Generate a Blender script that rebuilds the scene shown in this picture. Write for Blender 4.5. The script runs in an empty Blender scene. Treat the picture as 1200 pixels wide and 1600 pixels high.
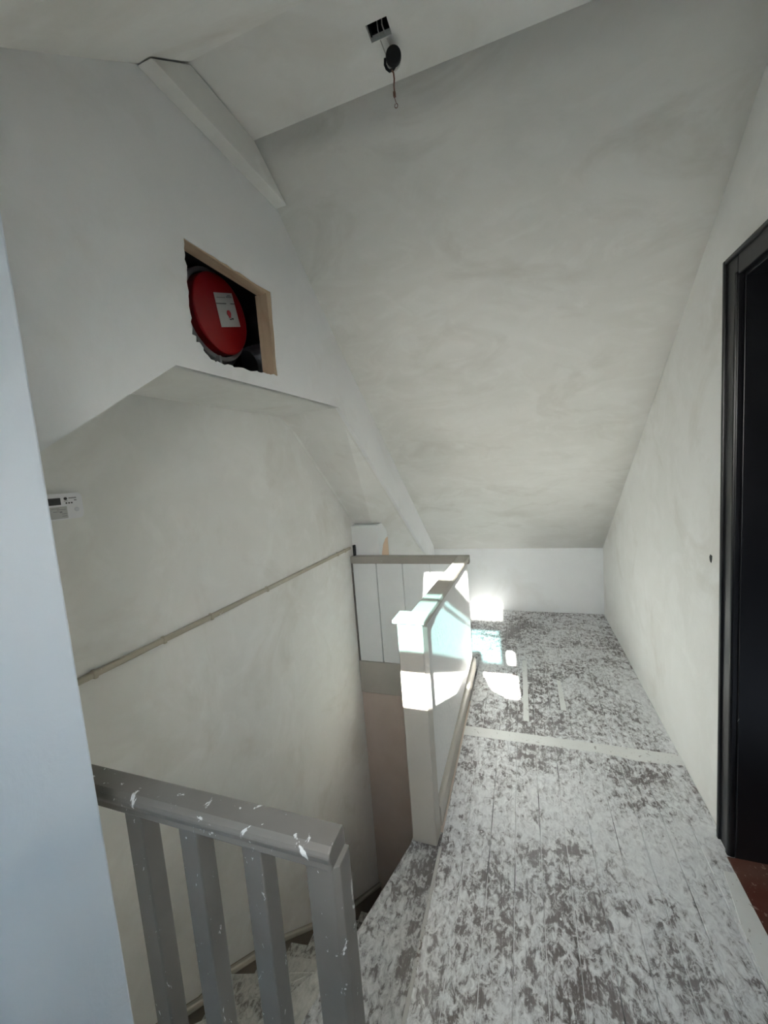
import bpy, bmesh, math, random
from mathutils import Vector, Matrix
from mathutils.geometry import tessellate_polygon
random.seed(7)
S = bpy.context.scene
COL = S.collection

# ------------------------------------------------------------------ camera
R = Matrix(((0.94330187, -0.03809428, -0.32974293),
            (0.32303118, -0.12320259, 0.93833468),
            (-0.07637037, -0.99165011, -0.10391159)))      # camera right / down / forward in the room's axes
cam_d = bpy.data.cameras.new('camera')
cam = bpy.data.objects.new('camera', cam_d); COL.objects.link(cam)
rt, up, bk = R.col[0], -R.col[1], -R.col[2]
cam.matrix_world = Matrix(((rt[0], up[0], bk[0], 0), (rt[1], up[1], bk[1], 0), (rt[2], up[2], bk[2], 1.42), (0, 0, 0, 1)))
cam_d.sensor_fit = 'VERTICAL'; cam_d.sensor_height = 36; cam_d.lens = 36 * 624.53 / 1600
cam_d.clip_start = 0.02
S.camera = cam
# ------------------------------------------------------------------ light
S.view_settings.view_transform = 'Standard'; S.view_settings.look = 'None'
S.view_settings.exposure = 2.45; S.view_settings.gamma = 1; S.view_settings.use_curve_mapping = False
SUN_DIR = Vector((-0.13, 1.0, -0.52))
W = bpy.data.worlds.new('sky'); S.world = W; W.use_nodes = True
W.node_tree.nodes['Background'].inputs[0].default_value = (0.70, 0.83, 1.0, 1)
W.node_tree.nodes['Background'].inputs[1].default_value = 0.15
sd = bpy.data.lights.new('sun', 'SUN'); sd.energy = 58.0; sd.angle = math.radians(0.6); sd.color = (1, 0.96, 0.88)
sun = bpy.data.objects.new('sun', sd); COL.objects.link(sun)
sun.rotation_euler = SUN_DIR.to_track_quat('-Z', 'Y').to_euler(); sun.location = (1, -3, 5)
def area(name, loc, direction, sx, sy, energy, color):
    d = bpy.data.lights.new(name, 'AREA'); d.shape = 'RECTANGLE'; d.size = sx; d.size_y = sy; d.energy = energy; d.color = color
    o = bpy.data.objects.new(name, d); COL.objects.link(o); o.location = loc
    o.rotation_euler = Vector(direction).to_track_quat('-Z', 'Y').to_euler(); return o
area('roof_window_skylight', (-0.03, -0.25, 1.80), (0, 0.6, -0.8), 0.66, 0.80, 7.5, (0.62, 0.82, 1.0))
# added fill lamp just inside the window, brightening the far end of the corridor
corridor_fill = area('corridor_fill_lamp', (-0.03, -0.13, 1.66), (-.03, 0.95, -0.40), 0.50, 0.30, 1.1, (1.0, 0.97, 0.92)); corridor_fill.data.spread = math.radians(95)

# ------------------------------------------------------------------ materials
class NT:
    def __init__(s, name):
        s.m = bpy.data.materials.new(name); s.m.use_nodes = True
        s.t = s.m.node_tree; s.b = s.t.nodes['Principled BSDF']
        s.pos = s.t.nodes.new('ShaderNodeNewGeometry').outputs['Position']
    def n(s, k): return s.t.nodes.new(k)
    def l(s, a, b): s.t.links.new(a, b)
    def map(s, scale=(1, 1, 1), loc=(0, 0, 0)):
        m = s.n('ShaderNodeMapping'); m.inputs['Scale'].default_value = scale; m.inputs['Location'].default_value = loc
        s.l(s.pos, m.inputs['Vector']); return m.outputs[0]
    def noise(s, scale, detail=3, rough=.5, vec=None, dist=0):
        m = s.n('ShaderNodeTexNoise'); m.inputs['Scale'].default_value = scale; m.inputs['Detail'].default_value = detail
        m.inputs['Roughness'].default_value = rough; m.inputs['Distortion'].default_value = dist
        s.l(vec if vec else s.pos, m.inputs['Vector']); return m.outputs['Fac']
    def ramp(s, f, stops):
        r = s.n('ShaderNodeValToRGB'); e = r.color_ramp.elements
        while len(e) < len(stops): e.new(0.5)
        for i, (p, c) in enumerate(stops):
            e[i].position = p; e[i].color = (c, c, c, 1) if not isinstance(c, tuple) else (*c, 1)
        s.l(f, r.inputs[0]); return r.outputs[0]
    def mix(s, f, a, b, mode='MIX'):
        m = s.n('ShaderNodeMix'); m.data_type = 'RGBA'; m.blend_type = mode
        for k, v in ((0, f), (6, a), (7, b)):
            if isinstance(v, tuple): m.inputs[k].default_value = (*v, 1)
            elif isinstance(v, (int, float)): m.inputs[k].default_value = v
            else: s.l(v, m.inputs[k])
        return m.outputs[2]
    def math(s, op, a, b):
        m = s.n('ShaderNodeMath'); m.operation = op
        for k, v in ((0, a), (1, b)):
            if isinstance(v, (int, float)): m.inputs[k].default_value = v
            else: s.l(v, m.inputs[k])
        return m.outputs[0]
    def col(s, c, rough=.6):
        if isinstance(c, tuple): s.b.inputs['Base Color'].default_value = (*c, 1)
        else: s.l(c, s.b.inputs['Base Color'])
        if isinstance(rough, (int, float)): s.b.inputs['Roughness'].default_value = rough
        else: s.l(rough, s.b.inputs['Roughness'])
        return s
    def bump(s, h, strength=.2, dist=.01):
        b = s.n('ShaderNodeBump'); b.inputs['Strength'].default_value = strength; b.inputs['Distance'].default_value = dist
        s.l(h, b.inputs['Height']); s.l(b.outputs[0], s.b.inputs['Normal']); return s

def plaster(name, base, pale, dark, amount=1.0, stretch=(1, 1, 1)):
    t = NT(name)
    v = t.map(stretch)
    big = t.ramp(t.noise(1.6, 4, .6, v, .6), [(.36, 0), (.66, 1)])
    wipe = t.ramp(t.noise(4.5, 6, .62, v, 1.4), [(.50, 0), (.68, 1)])
    stain = t.ramp(t.noise(2.3, 5, .6, t.map(stretch, (5, 2, 7)), .8), [(.54, 0), (.74, 1)])
    c = t.mix(t.math('MULTIPLY', big, .55 * amount), base, pale)
    c = t.mix(t.math('MULTIPLY', wipe, .45 * amount), c, pale)
    c = t.mix(t.math('MULTIPLY', stain, .55 * amount), c, dark)
    t.col(c, .85)
    h = t.math('ADD', t.noise(9, 5, .6, v, .8), t.math('MULTIPLY', t.noise(120, 2), .10))
    return t.bump(h, .25, .006).m
M = {}
M['plaster'] = plaster('plaster', (.79, .782, .755), (.88, .877, .86), (.67, .645, .595), 1.25)
M['plaster_slope'] = plaster('plaster_slope', (.75, .735, .695), (.85, .84, .81), (.64, .615, .565), 1.35, (1.0, 2.0, 1.0))
M['plaster_white'] = plaster('plaster_white', (.845, .85, .86), (.89, .895, .90), (.73, .72, .70), 1.0)
M['white_wall_sky_tint'] = plaster('white_wall_sky_tint', (.71, .77, .86), (.74, .80, .89), (.69, .75, .83), .4)  # white paint with the blue of the skylight mixed into its colour

def painted(name, base, chips, amount=.72, rough=.45, var=.06):
    t = NT(name)
    s1 = t.ramp(t.noise(24, 5, .62, t.map((1, 1, .45)), .8), [(amount, 0), (amount + .02, 1)])
    s2 = t.ramp(t.noise(60, 4, .62, t.map((1, 1, .6), (3, 1, 2)), .4), [(amount + .02, 0), (amount + .04, 1)])
    v = t.ramp(t.noise(5, 4), [(.3, tuple(max(0, b - var) for b in base)), (.7, tuple(b + var * .5 for b in base))])
    c = t.mix(s1, v, chips); c = t.mix(s2, c, chips)
    return t.col(c, rough).bump(t.noise(60, 3), .08, .003).m
M['taupe'] = painted('taupe', (.20, .185, .172), (.74, .74, .74), .655, .38, .04)
M['taupe_mid'] = painted('taupe_mid', (.36, .335, .30), (.7, .69, .67), .70, .45, .03)
M['taupe_light'] = painted('taupe_light', (.46, .435, .39), (.70, .68, .62), .74, .45, .03)
M['plank_white'] = painted('plank_white', (.80, .815, .82), (.52, .52, .52), .74, .5, .03)
M['rail_batten'] = painted('rail_batten', (.44, .40, .32), (.75, .73, .68), .66, .4, .05)
M['brown_wall'] = painted('brown_wall', (.60, .50, .44), (.64, .56, .50), .8, .7, .04)
M['skirting_dark'] = painted('skirting_dark', (.26, .22, .175), (.5, .48, .44), .78, .5, .03)
M['bead_pale'] = painted('bead_pale', (.50, .47, .41), (.6, .58, .52), .76, .5, .03)

t = NT('textured_panel')
vv = t.map((1, 140, 28))
h = t.noise(1.0, 3, .6, vv)
M['panel_tex'] = t.col(t.ramp(t.noise(4, 3), [(.3, (.70, .71, .71)), (.7, (.75, .755, .75))]), .7).bump(h, .9, .006).m

def floor_mat(name, dark1, dark2, pale1, pale2, bias=0.0):
    t = NT(name)
    big = t.noise(1.9, 3, .5, t.map((1, .8, 1), (2.3, 1.7, 0)), .3)
    mid = t.noise(13, 6, .68, t.map((1, .8, 1)), 1.2)
    fine = t.noise(55, 5, .7, t.map((1, .6, 1)), .8)
    streak = t.noise(22, 6, .7, t.map((6, .35, 1)), .2)
    f = t.math('ADD', t.math('MULTIPLY', big, .55), t.math('MULTIPLY', mid, .66))
    f = t.math('ADD', f, t.math('MULTIPLY', fine, .66))
    f = t.math('ADD', f, t.math('MULTIPLY', streak, .22))
    f = t.math('ADD', f, bias)
    f2 = t.math('MULTIPLY', f, .5)
    splat = t.ramp(f2, [(.470, 0), (.497, .30), (.507, .66), (.56, 1)])
    film = t.ramp(t.noise(2.6, 5, .6, t.map((1, .6, 1), (9, 4, 0)), .5), [(.36, 0), (.66, .85)])
    dots = t.n('ShaderNodeTexVoronoi'); dots.inputs['Scale'].default_value = 46
    t.l(t.map((1, .8, 1)), dots.inputs['Vector'])
    dot = t.math('MULTIPLY', t.ramp(dots.outputs['Distance'], [(.13, 1), (.19, 0)]), t.ramp(t.noise(7, 2), [(.52, 0), (.6, .9)]))
    dk = t.mix(t.ramp(streak, [(.35, 0), (.65, 1)]), dark1, dark2)
    dk = t.mix(t.math('MULTIPLY', film, .34), dk, pale2)
    pl = t.mix(t.ramp(fine, [(.35, 0), (.65, 1)]), pale2, pale1)
    c = t.mix(splat, dk, pl)
    c = t.mix(dot, c, pale1)
    rust = t.ramp(t.noise(3.1, 4, .6, t.map((1, 1, 1), (1, 6, 3))), [(.66, 0), (.74, .5)])
    c = t.mix(t.math('MULTIPLY', rust, t.math('SUBTRACT', 1.0, splat)), c, (.16, .07, .055))
    hh = t.math('ADD', t.math('MULTIPLY', splat, .6), t.math('MULTIPLY', streak, .4))
    return t.col(c, t.ramp(splat, [(0, .42), (1, .72)])).bump(hh, .35, .003).m
M['floor'] = floor_mat('floor_paint', (.075, .058, .055), (.16, .13, .125), (.79, .795, .80), (.60, .595, .61), .004)
M['landing'] = floor_mat('landing_paint', (.055, .042, .040), (.12, .10, .095), (.58, .58, .58), (.40, .395, .40), -.045)
M['tread'] = floor_mat('tread_paint', (.10, .085, .075), (.19, .165, .145), (.55, .53, .49), (.40, .385, .35), .05)
M['stair_dark'] = painted('stair_dark', (.17, .12, .09), (.36, .31, .26), .70, .6, .04)
M['filler'] = painted('filler', (.74, .74, .725), (.45, .43, .41), .63, .7, .05)
t = NT('joint'); M['joint'] = t.col(t.ramp(t.noise(3.5, 4, .6, t.map((3, 1, 1))), [(.40, .10), (.50, .72)]), .9).m
M['nosing'] = painted('nosing', (.50, .49, .48), (.16, .13, .12), .62, .6, .05)
M['red_floor'] = painted('red_floor', (.13, .055, .034), (.32, .22, .18), .62, .5, .05)
M['black_gloss'] = painted('black_gloss', (.008, .008, .010), (.55, .55, .55), .74, .36, .002)
M['black_matt'] = NT('black_matt').col((.008, .008, .009), .7).m
M['shade_black'] = NT('shade_black').col((.02, .02, .022), .9).m  # near-black colour standing in for the darkness of the void and side room
M['copper'] = NT('copper').col((.20, .09, .06), .5).m
M['wire_white'] = NT('wire_white').col((.62, .61, .58), .5).m
M['red'] = painted('red_plastic', (.32, .004, .009), (.5, .30, .28), .86, .4, .02)
M['grey_plastic'] = NT('grey_plastic').col((.30, .305, .32), .5).m
M['grey_dark'] = NT('grey_dark').col((.055, .058, .066), .6).m
M['label'] = NT('label_paper').col((.55, .55, .55), .6).m
M['ink'] = NT('ink').col((.05, .05, .055), .6).m
M['ink_grey'] = NT('ink_grey').col((.30, .30, .32), .6).m
M['ink_red'] = NT('ink_red').col((.55, .05, .06), .6).m
M['white_plastic'] = NT('white_plastic').col((.86, .86, .90), .4).m
M['lilac_plastic'] = NT('button_plastic').col((.70, .70, .76), .35).m  # even lilac colour of the alarm button
t = NT('foil'); t.col((.55, .56, .58), .28); t.b.inputs['Metallic'].default_value = 1; M['foil'] = t.m
t = NT('raw_wood'); g = t.noise(14, 5, .6, t.map((1, .35, .35)), .8)
M['raw_wood'] = t.col(t.ramp(g, [(.3, (.42, .29, .19)), (.7, (.60, .46, .33))]), .7).m
M['peach'] = NT('peach_paint').col((.76, .57, .42), .8).m
M['cloth'] = NT('cloth').col((.10, .11, .14), .9).m
M['skin'] = NT('skin').col((.55, .36, .27), .6).m
M['hair'] = NT('hair').col((.05, .035, .03), .7).m
def glass(name, tint):
    m = bpy.data.materials.new(name); m.use_nodes = True; nt = m.node_tree; nt.nodes.clear()
    o = nt.nodes.new('ShaderNodeOutputMaterial'); tr = nt.nodes.new('ShaderNodeBsdfTransparent'); tr.inputs[0].default_value = (*tint, 1)
    gl = nt.nodes.new('ShaderNodeBsdfGlossy'); gl.inputs['Roughness'].default_value = .02
    fr = nt.nodes.new('ShaderNodeFresnel'); fr.inputs[0].default_value = 1.45
    mx = nt.nodes.new('ShaderNodeMixShader'); nt.links.new(fr.outputs[0], mx.inputs[0]); nt.links.new(tr.outputs[0], mx.inputs[1])
    nt.links.new(gl.outputs[0], mx.inputs[2]); nt.links.new(mx.outputs[0], o.inputs[0]); return m
M['glass_clear'] = glass('glass_clear', (.96, .97, .97)); M['glass_dimming'] = glass('glass_dimming', (.40, .41, .41)); M['glass_teal'] = glass('glass_teal', (.215, .29, .295))

# ------------------------------------------------------------------ helpers
def offset(o):
    v = Vector()
    while o: v += o.location; o = o.parent
    return v
def obj(name, bm, mat, parent=None, bevel=0, smooth=False, kind=None, seg=2):
    bmesh.ops.recalc_face_normals(bm, faces=bm.faces)
    if parent: bmesh.ops.translate(bm, verts=bm.verts, vec=-offset(parent))
    me = bpy.data.meshes.new(name); bm.to_mesh(me); bm.free(); me.materials.append(M[mat] if isinstance(mat, str) else mat)
    o = bpy.data.objects.new(name, me); COL.objects.link(o)
    if parent: o.parent = parent
    if smooth:
        for p in me.polygons: p.use_smooth = True
    if bevel:
        b = o.modifiers.new('bevel', 'BEVEL'); b.width = bevel; b.segments = seg; b.limit_method = 'ANGLE'; b.angle_limit = math.radians(40)
    if kind: o['kind'] = kind
    return o
def struct(name, bm, mat, parent=None, **k): return obj(name, bm, mat, parent, kind=None if parent else 'structure', **k)
def thing(name, label, cat, loc, group=None):
    o = bpy.data.objects.new(name, None); COL.objects.link(o); o.location = loc; o.empty_display_size = .1
    o['label'] = label; o['category'] = cat
    if group: o['group'] = group
    return o
def BM(): return bmesh.new()
def box(bm, lo, hi):
    x0, y0, z0 = lo; x1, y1, z1 = hi
    v = [bm.verts.new(p) for p in ((x0, y0, z0), (x1, y0, z0), (x1, y1, z0), (x0, y1, z0), (x0, y0, z1), (x1, y0, z1), (x1, y1, z1), (x0, y1, z1))]
    for f in ((0, 3, 2, 1), (4, 5, 6, 7), (0, 1, 5, 4), (1, 2, 6, 5), (2, 3, 7, 6), (3, 0, 4, 7)): bm.faces.new([v[i] for i in f])
    return bm
def B(lo, hi): return box(BM(), lo, hi)
def place(p, ax, val):     # 2-D point -> 3-D with coordinate val on axis ax
    q = list(p); q.insert(ax, val); return q
def prism(bm, pts, ax, a, b, holes=()):
    polys = [list(pts)] + [list(h) for h in holes]
    flat = [p for q in polys for p in q]
    tris = tessellate_polygon([[Vector((p[0], p[1], 0)) for p in q] for q in polys])
    va = [bm.verts.new(place(p, ax, a)) for p in flat]; vb = [bm.verts.new(place(p, ax, b)) for p in flat]
    for tr in tris:
        for vs in (va, vb):
            try: bm.faces.new([vs[i] for i in tr])
            except ValueError: pass
    k = 0
    for q in polys:
        n = len(q)
        for i in range(n):
            j = (i + 1) % n
            bm.faces.new((va[k + i], va[k + j], vb[k + j], vb[k + i]))
        k += n
    return bm
def P(pts, ax, a, b, holes=()): return prism(BM(), pts, ax, a, b, holes)
def tube(bm, pts, r, n=8, close=True):
    pts = [Vector(p) for p in pts]; rings = []
    for i, p in enumerate(pts):
        d = (pts[min(i + 1, len(pts) - 1)] - pts[max(i - 1, 0)]).normalized()
        a = d.orthogonal().normalized() if i == 0 else (rings[-1][1] - d * rings[-1][1].dot(d)).normalized()
        b = d.cross(a); rr = r[i] if isinstance(r, (list, tuple)) else r
        rings.append(([bm.verts.new(p + a * math.cos(2 * math.pi * k / n) * rr + b * math.sin(2 * math.pi * k / n) * rr) for k in range(n)], a))
    for (r0, _), (r1, _) in zip(rings, rings[1:]):
        for k in range(n): bm.faces.new((r0[k], r0[(k + 1) % n], r1[(k + 1) % n], r1[k]))
    if close: bm.faces.new(rings[0][0]); bm.faces.new(rings[-1][0])
    return bm
def disc(bm, c, axis, r, h, n=32, rin=None):      # cylinder or ring, centre c, extruded h along axis
    axis = Vector(axis).normalized(); a = axis.orthogonal().normalized(); b = axis.cross(a); c = Vector(c)
    def ring(rr, z): return [bm.verts.new(c + axis * z + (a * math.cos(2 * math.pi * k / n) + b * math.sin(2 * math.pi * k / n)) * rr) for k in range(n)]
    o0, o1 = ring(r, 0), ring(r, h)
    quads = [(o0, o1)]
    if rin: i0, i1 = ring(rin, 0), ring(rin, h); quads += [(i0, i1), (o0, i0), (o1, i1)]
    else: bm.faces.new(o0); bm.faces.new(o1)
    for p, q in quads:
        for k in range(n): bm.faces.new((p[k], p[(k + 1) % n], q[(k + 1) % n], q[k]))
    return bm
def lerp(a, b, f): return a + (b - a) * f

# ------------------------------------------------------------------ floor
XR, XB, XL, YP, YK = 0.64, -0.846, -1.228, 2.66, 3.85
fb = BM()
box(fb, (-.345, -1.62, -.25), (XR + .06, YK + .02, -.003))
box(fb, (XL - .02, YP + .03, -.25), (-.345, YK + .02, -.003))
box(fb, (-.80, -1.62, -.25), (-.345, .45, -.02))
floor = struct('floor', fb, 'joint')
e = [-.345 + .0895 * k for k in range(11)] + [XR]
rnd = random.Random(3)
def board(x0, x1, y0, y1, z=0, mat='floor'):
    dz = rnd.uniform(-.0012, .0012)
    return obj('floor_board', B((x0 + .0012, y0, -.02), (x1 - .0012, y1, z + dz)), mat, floor, bevel=.0015, seg=1)
for k in range(11):
    board(e[k], e[k + 1], -1.6, 1.985 + .012 * (k % 2)); board(e[k], e[k + 1], 2.045, YK)
for k in range(5): board(-.345 - .0895 * (k + 1), -.345 - .0895 * k, -1.6, .45)
for k in range(10): board(max(XL, -.345 - .0895 * (k + 1)), -.345 - .0895 * k, YP + .03, YK)
obj('filler_strip', P([(-.345, 1.975), (.30, 1.985), (.48, 1.965), (XR, 1.98), (XR, 2.05), (-.345, 2.05)], 2, -.02, .0016), 'filler', floor)
obj('filler_strip', P([(-.045, 2.16), (-.015, 2.16), (-.02, 2.85), (-.035, 2.86), (-.05, 2.85)], 2, -.01, .0022), 'filler', floor)
obj('filler_strip', P([(.155, 2.30), (.185, 2.30), (.18, 2.62), (.158, 2.63)], 2, -.01, .0022), 'filler', floor)
# the dark triangular landing board by the stair head, a few millimetres lower than the corridor
L0 = ((-.461, 1.315), (-.70, .40))
obj('landing_board', P([(-.345, 1.40), (-.452, 1.40), L0[0], (-.687, .45), (-.345, .45)], 2, -.045, -.012), 'landing', floor, bevel=.006)
obj('floor_nosing', B((-.349, .45, -.03), (-.337, 1.322, .0022)), 'nosing', floor, bevel=.003)

# ------------------------------------------------------------------ ceilings (truncated roof)
ZC = 2.545
def slope_z(y): return 1.806 + .75 * y
hole = [(-.333, 1.092), (-.277, 1.092), (-.277, 1.137), (-.333, 1.137)]
struct('ceiling', P([(-1.3, .97), (XR + .1, .97), (XR + .1, 1.30), (-1.3, 1.30)], 2, ZC, ZC + .06, [hole]), 'plaster')
# front slope, a lofted slab whose crease is softened by the plaster
PL = [(1.262, 2.547), (1.36, 2.492), (1.47, 2.425), (1.65, 2.275), (1.92, 2.055), (2.6, 1.545), (YK + .03, .58)]
PR = [(1.262, 2.547), (1.36, 2.455), (1.47, 2.365), (1.65, 2.222), (1.92, 2.02), (2.6, 1.52), (YK + .03, .58)]
bm = BM(); g0 = []; NX = 9
for (ya, za), (yb, zb) in zip(PL, PR):
    row = []
    for i in range(NX):
        f = i / (NX - 1); x = lerp(-1.3, XR + .1, f); f2 = min(1, max(0, (x - XB) / (XR - XB)))
        row.append((x, lerp(ya, yb, f2), lerp(za, zb, f2)))
    g0.append(row)
lo = [[bm.verts.new(p) for p in r] for r in g0]; hi = [[bm.verts.new((p[0], p[1] + .05, p[2] + .06)) for p in r] for r in g0]
for j in range(len(g0) - 1):
    for i in range(NX - 1):
        bm.faces.new((lo[j][i], lo[j][i + 1], lo[j + 1][i + 1], lo[j + 1][i])); bm.faces.new((hi[j][i], hi[j][i + 1], hi[j + 1][i + 1], hi[j + 1][i]))
    for i in (0, NX - 1): bm.faces.new((lo[j][i], lo[j + 1][i], hi[j + 1][i], hi[j][i]))
for j in (0, len(g0) - 1):
    for i in range(NX - 1): bm.faces.new((lo[j][i], lo[j][i + 1], hi[j][i + 1], hi[j][i]))
struct('ceiling_slope', bm, 'plaster_slope', smooth=True)
# back slope with the roof window hole
WX0, WX1, WY0, WY1 = -.40, .36, -.53, .25
bm = BM()
def slab(x0, x1, y0, y1, th=.05):
    prism(bm, [(y0, slope_z(y0)), (y1, slope_z(y1)), (y1 - .6 * th, slope_z(y1) + .8 * th), (y0 - .6 * th, slope_z(y0) + .8 * th)], 0, x0, x1)
slab(-1.3, XR + .1, -1.65, WY0); slab(-1.3, XR + .1, WY1, .99); slab(-1.3, WX0, WY0, WY1); slab(WX1, XR + .1, WY0, WY1)
struct('ceiling_slope', bm, 'plaster')

# ------------------------------------------------------------------ walls
bm = BM()
box(bm, (XR, 1.545, -.25), (XR + .1, YK + .1, 2.7)); box(bm, (XR, .70, 1.925), (XR + .1, 1.545, 2.7)); box(bm, (XR, -1.65, -.25), (XR + .1, .70, 2.7))
wall_right = struct('wall_right', bm, 'plaster')
struct('wall_front', B((XL - .1, YK, -.25), (XR + .1, YK + .08, .62)), 'plaster_white')
struct('wall_back', B((-.8, -1.70, -.25), (XR + .1, -1.60, .75)), 'plaster_white')
struct('wall_left_near', B((-.80, -1.65, -.25), (-.70, .42, 2.2)), 'white_wall_sky_tint', bevel=.004)
wall_left = struct('wall_left', B((XL - .1, .3, -2.2), (XL, YK + .05, 2.6)), 'plaster')
bm = BM(); box(bm, (XL - .05, .40, -2.2), (-.905, .535, 2.3)); box(bm, (XL - .05, .30, -2.2), (-.79, .418, 2.3))
struct('wall_stairwell_near', bm, 'plaster')
struct('wall_stairwell_back', B((XL - .05, YP + .012, -2.2), (-.30, YP + .10, -.25)), 'brown_wall')
struct('wall_stairwell_right', B((-.43, 1.39, -2.2), (-.345, YP + .1, -.25)), 'brown_wall')
struct('wall_stairwell_side', P([(-.345, 1.39), (-.43, 1.39), (-.46, 1.315), (-.30, .45), (-.2, .45), (-.2, 1.39)], 2, -2.2, -.26), 'brown_wall')
struct('floor_lower', B((XL - .05, .40, -2.10), (-.30, YP + .1, -1.96)), 'stair_dark')
# bulkhead over the stairs, with the rough square hole cut in it
rn = random.Random(11)
def jag(a, b, n, amp):
    out = []
    for i in range(n):
        f = i / n; out.append((lerp(a[0], b[0], f) + rn.uniform(-amp, amp), lerp(a[1], b[1], f) + rn.uniform(-amp, amp)))
    return out
H = [(.938, 2.090), (1.345, 2.100), (1.333, 1.800), (1.02, 1.775), (.972, 1.792), (.928, 1.835)]
hole = jag(H[0], H[1], 14, .0025) + jag(H[1], H[2], 8, .0022) + jag(H[2], H[3], 22, .0045) + jag(H[3], H[4], 5, .006) + jag(H[4], H[5], 6, .007) + jag(H[5], H[0], 18, .0035)
low_r = [(.40, 1.435), (.508, 1.504), (.855, 1.735), (1.30, 1.742), (1.857, 1.745), (3.444, .648), (3.80, .402)]
outline = low_r + [(3.80, .70), (1.30, 2.60), (.97, 2.60), (.40, 2.17)]
bulk = struct('wall_bulkhead', P(outline, 0, XB - .02, XB, [hole]), 'plaster_white')
# soffit under the bulkhead
low_l = [(.40, 1.435), (.508, 1.504), (.855, 1.735), (1.30, 1.742), (1.925, 1.752), (3.444, .47), (3.80, .20)]
bm = BM(); rows = []
for (ya, za), (yb, zb) in zip(low_l, low_r):
    rows.append([bm.verts.new((XL - .02, ya, za)), bm.verts.new((XB - .002, yb, zb)), bm.verts.new((XB - .002, yb, zb + .02)), bm.verts.new((XL - .02, ya, za + .02))])
for a, b in zip(rows, rows[1:]):
    for k in range(4): bm.faces.new((a[k], a[(k + 1) % 4], b[(k + 1) % 4], b[k]))
bm.faces.new(rows[0]); bm.faces.new(rows[-1])
struct('ceiling_soffit', bm, 'plaster')
# boxed beam along the top of the bulkhead
struct('trim_1', P([(.850, 2.44), (1.440, 2.438), (1.36, 2.485), (1.264, 2.5405), (.986, 2.5405)], 0, XB, XB + .047), 'plaster', bevel=.003)
struct('trim_2', B((XL, YP - .004, -.255), (-.43, YP + .028, -.004)), 'taupe_light', bevel=.003)

# ------------------------------------------------------------------ roof window (behind the viewpoint)
win = bpy.data.objects.new('window_1', None); COL.objects.link(win); win.location = (-.02, -.14, slope_z(-.14)); win['kind'] = 'structure'
def wbox(bm, x0, x1, y0, y1, t0=.012, t1=.036):
    prism(bm, [(y0 - .6 * t0, slope_z(y0) + .8 * t0), (y1 - .6 * t0, slope_z(y1) + .8 * t0), (y1 - .6 * t1, slope_z(y1) + .8 * t1), (y0 - .6 * t1, slope_z(y0) + .8 * t1)], 0, x0, x1); return bm
bm = BM()
wbox(bm, WX0 - .01, -.345, WY0 - .01, WY1 + .01); wbox(bm, .302, WX1 + .01, WY0 - .01, WY1 + .01)
wbox(bm, -.345, .302, .20, WY1 + .01); wbox(bm, -.345, .302, WY0 - .01, -.46)
obj('window_frame', bm, 'plank_white', win)
obj('window_bar', wbox(BM(), -.345, .302, -.06, .035), 'plank_white', win)
obj('window_bar', wbox(BM(), -.345, .302, -.353, -.29), 'plank_white', win)
obj('glazing_bar', wbox(BM(), -.345, .212, -.100, -.090), 'plank_white', win)
bm = BM(); wbox(bm, .24, .302, .035, .20); wbox(bm, .211, .302, -.21, -.06); wbox(bm, .211, .262, -.29, -.21)
obj('window_stile', bm, 'plank_white', win)
obj('window_pane', wbox(BM(), -.345, .24, .035, .20, .022, .026), 'glass_dimming', win)  # grey tint added to weaken the sun through the top pane
obj('window_pane', wbox(BM(), -.345, .211, -.29, -.06, .022, .026), 'glass_teal', win)['label'] = 'teal tinted pane'
obj('window_pane', wbox(BM(), -.345, .302, -.46, -.353, .022, .026), 'glass_clear', win)

# ------------------------------------------------------------------ staircase
st = thing('winder_staircase', 'paint splattered winder stairs going down below the grey handrail', 'staircase', (-.83, 1.3, -1.96))
def clip(poly, p, d, keep_left=True):
    out = []
    def s(q): 
        v = d[0] * (q[1] - p[1]) - d[1] * (q[0] - p[0]); return v if keep_left else -v
    for i in range(len(poly)):
        a, b = poly[i], poly[(i + 1) % len(poly)]; sa, sb = s(a), s(b)
        if sa >= 0: out.append(a)
        if sa * sb < 0: f = sa / (sa - sb); out.append((lerp(a[0], b[0], f), lerp(a[1], b[1], f)))
    return out
piv = (-.455, 1.325)
def fan(deg): a = math.radians(deg); return (piv, (-math.sin(a), -math.cos(a)))
def ln(x0, y0, x1, y1): return ((x0, y0), (x1 - x0, y1 - y0))
NL = [fan(14.6), fan(35), fan(54), fan(73), ln(-.43, 1.448, XL, 1.308), ln(-.43, 1.605, XL, 1.50)] + [ln(-.43, y, XL, y) for y in (1.72, 1.90, 2.09, 2.29, 2.48)]
base = [(XL, .536), (-.345, .536), (-.345, 1.39), (-.43, 1.39), (-.43, YP + .01), (XL, YP + .01)]
base_sq = [(XL, .536), (-.43, .536), (-.43, YP + .01), (XL, YP + .01)]
def shift(l, s):   # move a nosing line s metres down the flight
    (p, d) = l; n = math.hypot(*d); return ((p[0] + d[1] / n * s, p[1] - d[0] / n * s), d)
for k in range(1, len(NL)):
    z = -.19 * k
    a, b = NL[k - 1], NL[k]
    poly = clip(base_sq, *shift(a, -.03), keep_left=False); poly = clip(poly, *b, keep_left=True)
    if len(poly) > 2: obj('tread', P(poly, 2, z - .035, z), 'tread', st, bevel=.005)
    poly = clip(base_sq, *shift(b, -.045), keep_left=False); poly = clip(poly, *shift(b, -.025), keep_left=True)
    if len(poly) > 2: obj('riser', P(poly, 2, z - .19, z - .03), 'stair_dark', st)
poly = clip(base_sq, *shift(NL[0], -.045), keep_left=False); poly = clip(poly, *shift(NL[0], -.025), keep_left=True)
obj('riser', P(poly, 2, -.19, -.046), 'stair_dark', st)
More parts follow.
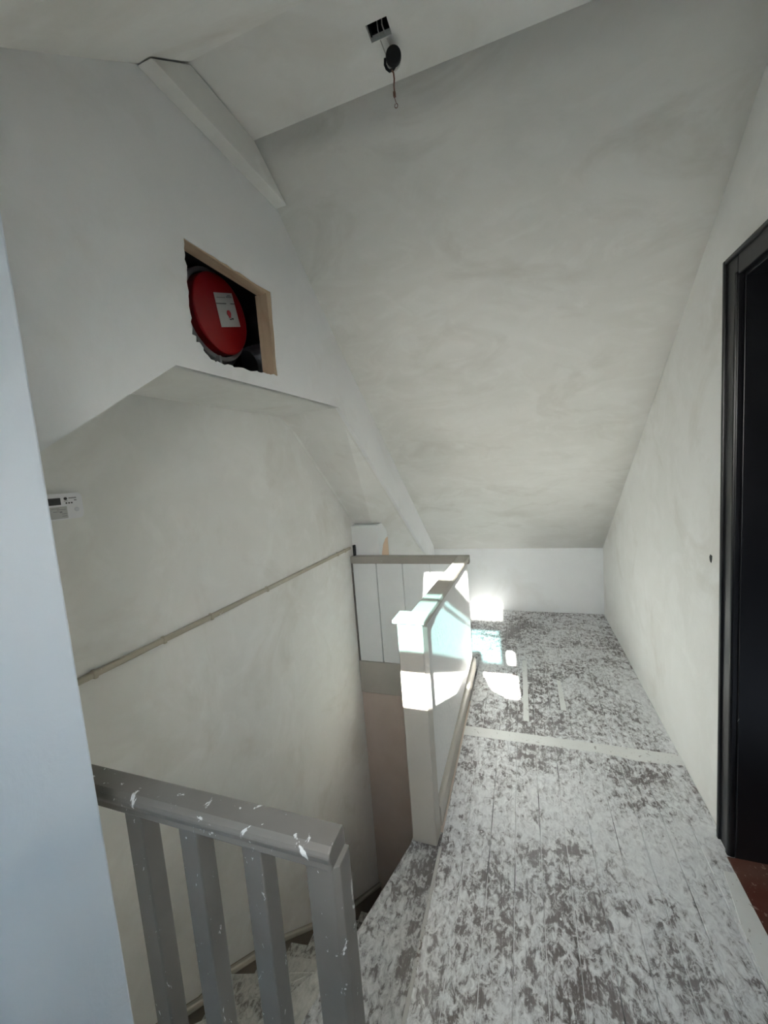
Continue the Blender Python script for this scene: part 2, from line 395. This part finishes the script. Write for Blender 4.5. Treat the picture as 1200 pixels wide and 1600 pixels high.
top = [(.536, -.20), (.80, -.36), (.963, -.495), (1.094, -.556), (1.40, -.80), (1.671, -1.062), (2.1, -1.46), (YP + .008, -1.90)]
obj('stringer', P(top + [(y, z - .30) for y, z in reversed(top)], 0, XL + .001, XL + .018), 'skirting_dark', st)
obj('stringer_bead', P(top + [(y, z - .028) for y, z in reversed(top)], 0, XL + .0005, XL + .028), 'bead_pale', st, bevel=.006)

# ------------------------------------------------------------------ half wall beside the stairs
hw = thing('stair_half_wall', 'waist-high half wall with textured white side and sunlit newel post', 'partition', (-.40, 2.0, 0))
bm = BM(); box(bm, (-.452, 1.330, -.012), (-.357, 1.405, .868)); obj('newel_post', bm, 'taupe_light', hw, bevel=.004)
obj('newel_cap', B((-.464, 1.312, .868), (-.346, 1.412, .882)), 'taupe_light', hw, bevel=.003)
obj('panel', P([(1.405, .0), (YP, .0), (YP, .785), (1.405, .845)], 0, -.440, -.372), 'panel_tex', hw)
obj('corner_batten', B((-.374, 1.405, .10), (-.362, 1.420, .842)), 'taupe_light', hw, bevel=.002)
obj('cap_rail', P([(1.412, .843), (YP - .0, .785), (YP - .0, .806), (1.412, .866)], 0, -.432, -.356), 'taupe_light', hw, bevel=.004)
obj('cap_bead', P([(1.412, .826), (YP, .768), (YP, .785), (1.412, .843)], 0, -.372, -.362), 'taupe_light', hw, bevel=.003)
obj('skirting', P([(-.374, .0), (-.352, .0), (-.352, .075), (-.360, .092), (-.374, .092)], 1, 1.41, YP + .02), 'taupe_light', hw, bevel=.003)

# ------------------------------------------------------------------ plank balustrade across the stair head
pb = thing('plank_balustrade', 'white painted plank balustrade with brown top rail across stairwell', 'partition', (-.83, YP, 0))
xs = [XL + .012, -1.028, -.830, -.632, -.436]
for a, b in zip(xs, xs[1:]):
    obj('plank', B((a + .003, YP + rn.uniform(0, .003), -.004), (b - .003, YP + .022, .755)), 'plank_white', pb, bevel=.003)
obj('top_rail', B((XL + .004, YP - .012, .752), (-.357, YP + .04, .806)), 'taupe_mid', pb, bevel=.005)
obj('edge_strip', B((XL + .001, YP + .002, -.004), (XL + .012, YP + .03, .752)), 'taupe', pb)
obj('gap_shade', B((-1.205, YP + .01, .806), (-1.192, YP + .035, .885)), 'black_matt', pb)  # black block in place of the dark gap at the rail end

pbx = thing('pipe_boxing', 'short white boxed-in post behind the plank balustrade under the slope', 'boxing', (-1.12, 2.82, 0))
bm = P([(2.72, 0), (2.935, 0), (2.935, .94), (2.85, 1.026), (2.72, 1.024)], 0, XL, -1.018)
obj('boxing_front', bm, 'plank_white', pbx, bevel=.004)
obj('bare_patch', P([(2.765, .60), (2.933, .60), (2.933, .90), (2.88, .895), (2.82, .86), (2.78, .80)], 0, -1.019, -1.0165), 'peach', pbx)

# ------------------------------------------------------------------ balustrade in the foreground
bl = thing('stair_balustrade', 'grey paint-spotted handrail on square balusters at the stair head', 'balustrade', (-.55, .51, 0))
prof = [(.481, .812), (.534, .800), (.534, .838), (.530, .850), (.489, .850), (.480, .845), (.476, .838), (.478, .830), (.483, .826)]
obj('handrail', P(prof, 0, -.906, -.299), 'taupe', bl, bevel=.003)
obj('newel_post', P([(-.348, .486), (-.300, .486), (-.291, .494), (-.291, .530), (-.348, .530)], 2, -.012, .815), 'taupe', bl, bevel=.002)
for a, b in ((-.4755, -.436), (-.614, -.572), (-.748, -.706)):
    obj('baluster', B((a, .489, -.30 if a < -.66 else -.03), (b, .526, .815)), 'taupe', bl, bevel=.003)
obj('base_rail', B((-.905, .485, -.30), (-.66, .53, -.012)), 'taupe', bl, bevel=.003)

# ------------------------------------------------------------------ conduit on the left wall
cc = thing('wall_conduit', 'thin beige conduit strip running level along stairwell wall', 'conduit', (XL, 1.7, .87))
zc = lambda y: lerp(.886, .868, (y - .749) / 1.938)
obj('conduit_strip', P([(.60, zc(.6) - .010), (2.655, zc(2.655) - .010), (2.655, zc(2.655) + .010), (.60, zc(.6) + .010)], 0, XL, XL + .016), 'rail_batten', cc, bevel=.004)
for y in (.775, 1.02, 1.25, 1.63, 2.44, 2.56):
    bm = BM(); box(bm, (XL, y - .006, zc(y) - .013), (XL + .019, y + .006, zc(y) + .013)); obj('clip', bm, 'rail_batten', cc, bevel=.003)

# ------------------------------------------------------------------ alarm on the left wall
al = thing('wall_alarm', 'small white plastic alarm with dark display on stairwell wall', 'alarm', (XL, .755, 1.39))
def rrect(y0, y1, z0, z1, r, n=6):
    out = []
    for cy, cz, a0 in ((y1 - r, z1 - r, 0), (y0 + r, z1 - r, 90), (y0 + r, z0 + r, 180), (y1 - r, z0 + r, 270)):
        for i in range(n + 1): a = math.radians(a0 + 90 * i / n); out.append((cy + r * math.cos(a), cz + r * math.sin(a)))
    return out
AX = XL + .026
obj('body', P(rrect(.650, .806, 1.352, 1.424, .013), 0, XL, AX), 'white_plastic', al, bevel=.006, seg=3)
obj('display', B((AX - .001, .716, 1.393), (AX + .0012, .748, 1.412)), 'ink', al)
obj('inset_label', B((AX - .001, .716, 1.355), (AX + .0006, .762, 1.388)), 'label', al)
def marks(name, rects, mat, parent, x):
    bm = BM()
    for y0, y1, z0, z1 in rects: box(bm, (x - .001, y0, z0), (x + .0012, y1, z1))
    return obj(name, bm, mat, parent)
marks('printed_text', [(.770, .790, 1.4085, 1.4115), (.784, .790, 1.402, 1.405), (.757, .766, 1.4015, 1.4030)], 'ink_grey', al, AX)
marks('printed_text', [(.722, .742, 1.3825, 1.384), (.736, .758, 1.379, 1.3805), (.742, .748, 1.371, 1.375), (.747, .759, 1.367, 1.3685), (.747, .759, 1.361, 1.3625), (.726, .740, 1.374, 1.3755)], 'ink_grey', al, AX)
obj('logo', disc(BM(), (AX - .001, .7615, 1.409), (1, 0, 0), .0042, .0022, 16), 'ink', al)
for y in (.7625, .7695, .7765): obj('symbol', disc(BM(), (AX - .001, y, 1.3965), (1, 0, 0), .0021, .0022, 10), 'ink', al)
obj('button', disc(BM(), (AX - .002, .788, 1.377), (1, 0, 0), .0065, .003, 20), 'lilac_plastic', al, bevel=.001)

# ------------------------------------------------------------------ hatch battens and what sits in the void
obj('hatch_batten', B((XB - .044, .92, 2.088), (XB - .003, 1.39, 2.14)), 'raw_wood', bulk)
obj('hatch_batten', B((XB - .052, 1.318, 1.765), (XB - .003, 1.385, 2.088)), 'raw_wood', bulk)
DX = -.985; DC = (1.217, 2.005)
fn = thing('duct_fan', 'round red cover with white label inside the hatch in bulkhead', 'fan', (DX, DC[0], 1.80))
obj('cover', disc(BM(), (DX - .03, *DC), (1, 0, 0), .134, .045, 48), 'red', fn, bevel=.006)
obj('rim', disc(BM(), (DX - .045, *DC), (1, 0, 0), .154, .034, 48, .137), 'grey_plastic', fn, bevel=.003)
obj('housing', disc(BM(), (DX - .16, DC[0] - .012, DC[1] - .02), (1, 0, 0), .168, .125, 48), 'grey_dark', fn, bevel=.01)
obj('clasp', B((DX - .03, DC[0] - .026, DC[1] - .182), (DX + .004, DC[0] - .016, DC[1] - .143)), 'grey_plastic', fn)
obj('clasp', B((DX - .03, DC[0] - .160, DC[1] - .01), (DX + .002, DC[0] - .144, DC[1] + .0)), 'black_matt', fn)
LX = DX + .015
lab = obj('label_sheet', P([(1.183, 2.066), (1.279, 2.098), (1.310, 1.990), (1.205, 1.958)], 0, LX, LX + .0012), 'label', fn)
def lp(u, v):      # label-local (0..1 across, 0..1 down)
    tl, tr, bl_, br = Vector((1.183, 2.066)), Vector((1.279, 2.098)), Vector((1.205, 1.958)), Vector((1.310, 1.990))
    return tuple(tl.lerp(tr, u).lerp(bl_.lerp(br, u), v))
def lq(bm, u0, v0, u1, v1, x=LX + .0008, d=.0014): return prism(bm, [lp(u0, v0), lp(u1, v0), lp(u1, v1), lp(u0, v1)], 0, x, x + d)
bm = BM(); lq(bm, .0, .305, .52, .325); lq(bm, .76, .305, 1, .325); obj('label_bar', bm, 'ink', lab)
bm = BM(); lq(bm, .08, .13, .55, .15); lq(bm, .62, .10, .92, .14); lq(bm, .70, .06, .86, .09); obj('printed_text', bm, 'ink_grey', lab)
c = lp(.54, .60); obj('emblem', disc(BM(), (LX + .0008, *c), (1, 0, 0), .0105, .0014, 20), 'ink_red', lab)
bm = BM(); lq(bm, .50, .66, .60, .73); obj('emblem_point', bm, 'ink_red', lab)
bm = BM(); lq(bm, .52, .76, .60, .79); lq(bm, .62, .74, .72, .78); obj('printed_text', bm, 'ink', lab)
fd = thing('flexible_duct', 'crinkled silver duct in the dark void beside the red cover', 'duct', (-1.02, 1.46, 1.76))
bm = BM(); pts = []; rr = []
for i in range(90):
    f = i / 89; pts.append((-.985 + .02 * math.sin(f * 5), 1.365 + .225 * f, 1.872 + .035 * math.sin(f * 3))); rr.append(.052 + (.006 if i % 2 else -.004) + rn.uniform(-.003, .003))
obj('duct_hose', tube(bm, pts, rr, 18), 'foil', fd)
# added dark lining of the void, its shade put into the near-black colour
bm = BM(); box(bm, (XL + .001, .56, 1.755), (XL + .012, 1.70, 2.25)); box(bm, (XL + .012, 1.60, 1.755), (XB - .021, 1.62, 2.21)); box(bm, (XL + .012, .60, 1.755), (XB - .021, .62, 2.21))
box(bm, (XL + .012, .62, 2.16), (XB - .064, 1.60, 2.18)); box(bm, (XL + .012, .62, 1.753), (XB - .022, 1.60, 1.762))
struct('void_shade_lining', bm, 'shade_black')

# ------------------------------------------------------------------ ceiling lamp point
struct('trim_3', B((-.338, 1.087, ZC + .055), (-.272, 1.142, ZC + .075)), 'black_matt')
bm = BM()
box(bm, (-.3325, 1.0925, ZC + .012), (-.3295, 1.1365, ZC + .056)); box(bm, (-.2805, 1.0925, ZC + .012), (-.2775, 1.1365, ZC + .056))
box(bm, (-.3295, 1.0925, ZC + .012), (-.2805, 1.0955, ZC + .056)); box(bm, (-.3295, 1.1335, ZC + .016), (-.2805, 1.1365, ZC + .056))
bx = thing('ceiling_box', 'black rectangular electrical box sunk in the flat ceiling', 'box', (-.305, 1.115, ZC + .05))
obj('box_shell', bm, 'black_matt', bx)
pd = thing('lamp_holder', 'black lamp holder dangling on white wires from the ceiling box', 'lamp holder', (-.283, 1.165, 2.60))
C0 = Vector((-.283, 1.165, 2.517)); ax = Vector((.22, -.90, -.38)).normalized()
bm = disc(BM(), C0 - ax * .004, ax, .0205, .016, 28); obj('holder_cap', bm, 'black_matt', pd, bevel=.003)
obj('holder_ring', disc(BM(), C0 - ax * .013 + Vector((-.002, 0, -.003)), ax, .0215, .008, 28, .016), 'wire_white', pd)
obj('wire', tube(BM(), [(-.312, 1.122, 2.60), (-.311, 1.128, 2.56), (-.309, 1.14, 2.545), (-.302, 1.158, 2.525), (-.298, 1.165, 2.512)], .0014), 'wire_white', pd)
obj('wire', tube(BM(), [(-.296, 1.115, 2.60), (-.297, 1.120, 2.56), (-.294, 1.135, 2.55), (-.288, 1.155, 2.54), (-.284, 1.165, 2.53)], .0017), 'wire_white', pd)
obj('strap', tube(BM(), [(-.306, 1.163, 2.520), (-.308, 1.165, 2.508), (-.304, 1.166, 2.497), (-.297, 1.166, 2.489), (-.286, 1.166, 2.489), (-.279, 1.167, 2.499)], .0036), 'black_matt', pd)
obj('cord', tube(BM(), [(-.292, 1.165, 2.492), (-.286, 1.165, 2.480), (-.285, 1.165, 2.465), (-.287, 1.165, 2.450), (-.287, 1.165, 2.432)], .0022), 'copper', pd)
obj('connector', B((-.2905, 1.161, 2.421), (-.2835, 1.168, 2.433)), 'copper', pd, bevel=.001)
hk = [(-.288, 1.165, 2.421), (-.286, 1.165, 2.412), (-.284, 1.165, 2.405)] + [(-.2845 + .0042 * math.sin(a), 1.165, 2.3985 + .0055 * math.cos(a)) for a in [i * math.pi / 6 for i in range(12)]]
obj('hook', tube(BM(), hk, .0010, 6), 'copper', pd)

# ------------------------------------------------------------------ doorway on the right
dr = bpy.data.objects.new('door_1', None); COL.objects.link(dr); dr.location = (XR, 1.55, 0); dr['kind'] = 'structure'
DY0, DY1, DZ = 1.538, 1.618, 1.985
def casing(bm, a, b, c, d, s):    # s: outer edge at a..., as boxes of stepped depth
    pass
bm = BM()
box(bm, (XR - .014, DY0, 0), (XR + .002, DY1, DZ)); obj('door_casing', bm, 'black_gloss', dr, bevel=.003)
obj('casing_bead', B((XR - .022, DY1 - .014, 0), (XR - .010, DY1, DZ)), 'black_gloss', dr, bevel=.004)
obj('casing_bead', B((XR - .020, DY0, 0), (XR - .010, DY0 + .018, 1.925)), 'black_gloss', dr, bevel=.005)
obj('door_casing', B((XR - .014, .62, 1.915), (XR + .002, DY0, DZ)), 'black_gloss', dr, bevel=.003)
obj('casing_bead', B((XR - .022, .62, DZ - .014), (XR - .010, DY1 - .014, DZ)), 'black_gloss', dr, bevel=.004)
obj('door_casing', B((XR - .014, .62, 0), (XR + .002, .70, 1.915)), 'black_gloss', dr, bevel=.003)
obj('door_jamb', B((XR + .002, DY0 - .006, 0), (XR + .12, DY0 + .007, 1.925)), 'black_gloss', dr, bevel=.002)
obj('door_jamb', B((XR + .002, .70, 1.905), (XR + .12, DY0 - .006, 1.925)), 'black_gloss', dr, bevel=.002)
lf = obj('door_leaf', B((XR + .122, DY0 - .012, .012), (XR + .88, DY0 + .028, 1.90)), 'black_gloss', dr, bevel=.003)
obj('door_panel', B((XR + .25, DY0 - .018, .95), (XR + .76, DY0 - .011, 1.75)), 'black_gloss', lf, bevel=.004)
obj('door_panel', B((XR + .25, DY0 - .018, .2), (XR + .76, DY0 - .011, .82)), 'black_gloss', lf, bevel=.004)
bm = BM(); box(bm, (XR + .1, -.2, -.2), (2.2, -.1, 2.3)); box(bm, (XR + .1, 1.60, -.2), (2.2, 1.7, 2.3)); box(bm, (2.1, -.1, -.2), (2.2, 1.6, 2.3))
struct('wall_room', bm, 'shade_black'); struct('ceiling_room', B((XR + .1, -.2, 2.3), (2.2, 1.7, 2.4)), 'shade_black')  # side room made dark by its near-black colour
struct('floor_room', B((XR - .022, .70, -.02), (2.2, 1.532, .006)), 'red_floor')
struct('trim_4', P([(.545, .70), (.618, .70), (.618, 1.475), (.585, 1.475), (.560, 1.30)], 2, -.005, .005), 'filler', bevel=.002)
# small hole in the right wall, its darkness a black patch on the plaster
struct('hole_shade_patch', P([(1.728, 1.020), (1.742, 1.022), (1.748, 1.012), (1.744, .998), (1.735, .992), (1.730, 1.004)], 0, XR - .0015, XR + .002), 'black_matt')

# ------------------------------------------------------------------ the photographer, behind the viewpoint (seen only as a shadow)
ph = thing('person', 'person in dark clothes standing under the roof window, holding a phone up', 'person', (.06, -.42, 0))
def skin(name, verts, edges, radii, mat, root=0):
    me = bpy.data.meshes.new(name); me.from_pydata([Vector((v[0], v[1], v[2] * (1.03 if name in ('clothes', 'head', 'hair') else 1))) - ph.location for v in verts], edges, []); o = bpy.data.objects.new(name, me); COL.objects.link(o); o.parent = ph
    me.materials.append(M[mat]); m = o.modifiers.new('skin', 'SKIN'); m.use_smooth_shade = True
    for i, r in enumerate(radii):
        d = me.skin_vertices[0].data[i]; d.radius = r if isinstance(r, tuple) else (r, r); d.use_root = (i == root)
    s = o.modifiers.new('sub', 'SUBSURF'); s.levels = 1; s.render_levels = 2; return o
px, py = .045, -.42
V = [(px, py, .93), (px, py, 1.15), (px, py - .01, 1.36), (px - .10, py, .86), (px + .10, py, .86), (px - .10, py, .48), (px + .10, py, .48), (px - .10, py - .02, .08), (px + .10, py - .02, .08),
     (px - .10, py + .10, .03), (px + .10, py + .10, .03), (px - .17, py, 1.36), (px + .17, py, 1.36), (px - .22, py + .06, 1.10), (px + .22, py + .06, 1.10), (px, py + .01, 1.45)]
Eg = [(0, 1), (1, 2), (0, 3), (0, 4), (3, 5), (4, 6), (5, 7), (6, 8), (7, 9), (8, 10), (2, 11), (2, 12), (11, 13), (12, 14), (2, 15)]
skin('clothes', V, Eg, [(.16, .11), (.14, .10), (.13, .10), .085, .085, .06, .06, .04, .04, .04, .035, .06, .06, .045, .045, .05], 'cloth')
skin('head', [(px, py + .01, 1.43), (px, py + .015, 1.52), (px, py + .03, 1.60), (px, py + .02, 1.68), (px, py + .115, 1.60)], [(0, 1), (1, 2), (2, 3), (2, 4)], [.05, .06, (.072, .085), (.06, .075), .012], 'skin')
skin('hair', [(px, py - .02, 1.64), (px, py - .01, 1.70)], [(0, 1)], [(.08, .09), (.06, .07)], 'hair')
for s, wx in ((-1, -.056), (1, .056)):
    w = Vector((wx, -.10, 1.37))
    skin('forearm', [(px + s * .22, py + .06, 1.10), tuple(w), (wx * .9, -.075, 1.40)], [(0, 1), (1, 2)], [.042, .026, .022], 'skin')
    for q in range(4): skin('finger', [(wx * .9, -.075, 1.40 - .016 * q + .02), (wx * .85, -.055, 1.40 - .016 * q + .02), (wx * .4, -.045, 1.40 - .016 * q + .02)], [(0, 1), (1, 2)], [.008, .008, .007], 'skin')
    skin('thumb', [(wx * .9, -.08, 1.39), (wx * .7, -.088, 1.42), (wx * .4, -.082, 1.43)], [(0, 1), (1, 2)], [.010, .009, .008], 'skin')
sp = thing('smartphone', 'black smartphone held up by the person under the roof window', 'phone', (0, -.06, 1.30))
obj('phone_body', B((-.036, -.068, 1.29), (.036, -.058, 1.445)), 'black_gloss', sp, bevel=.004)
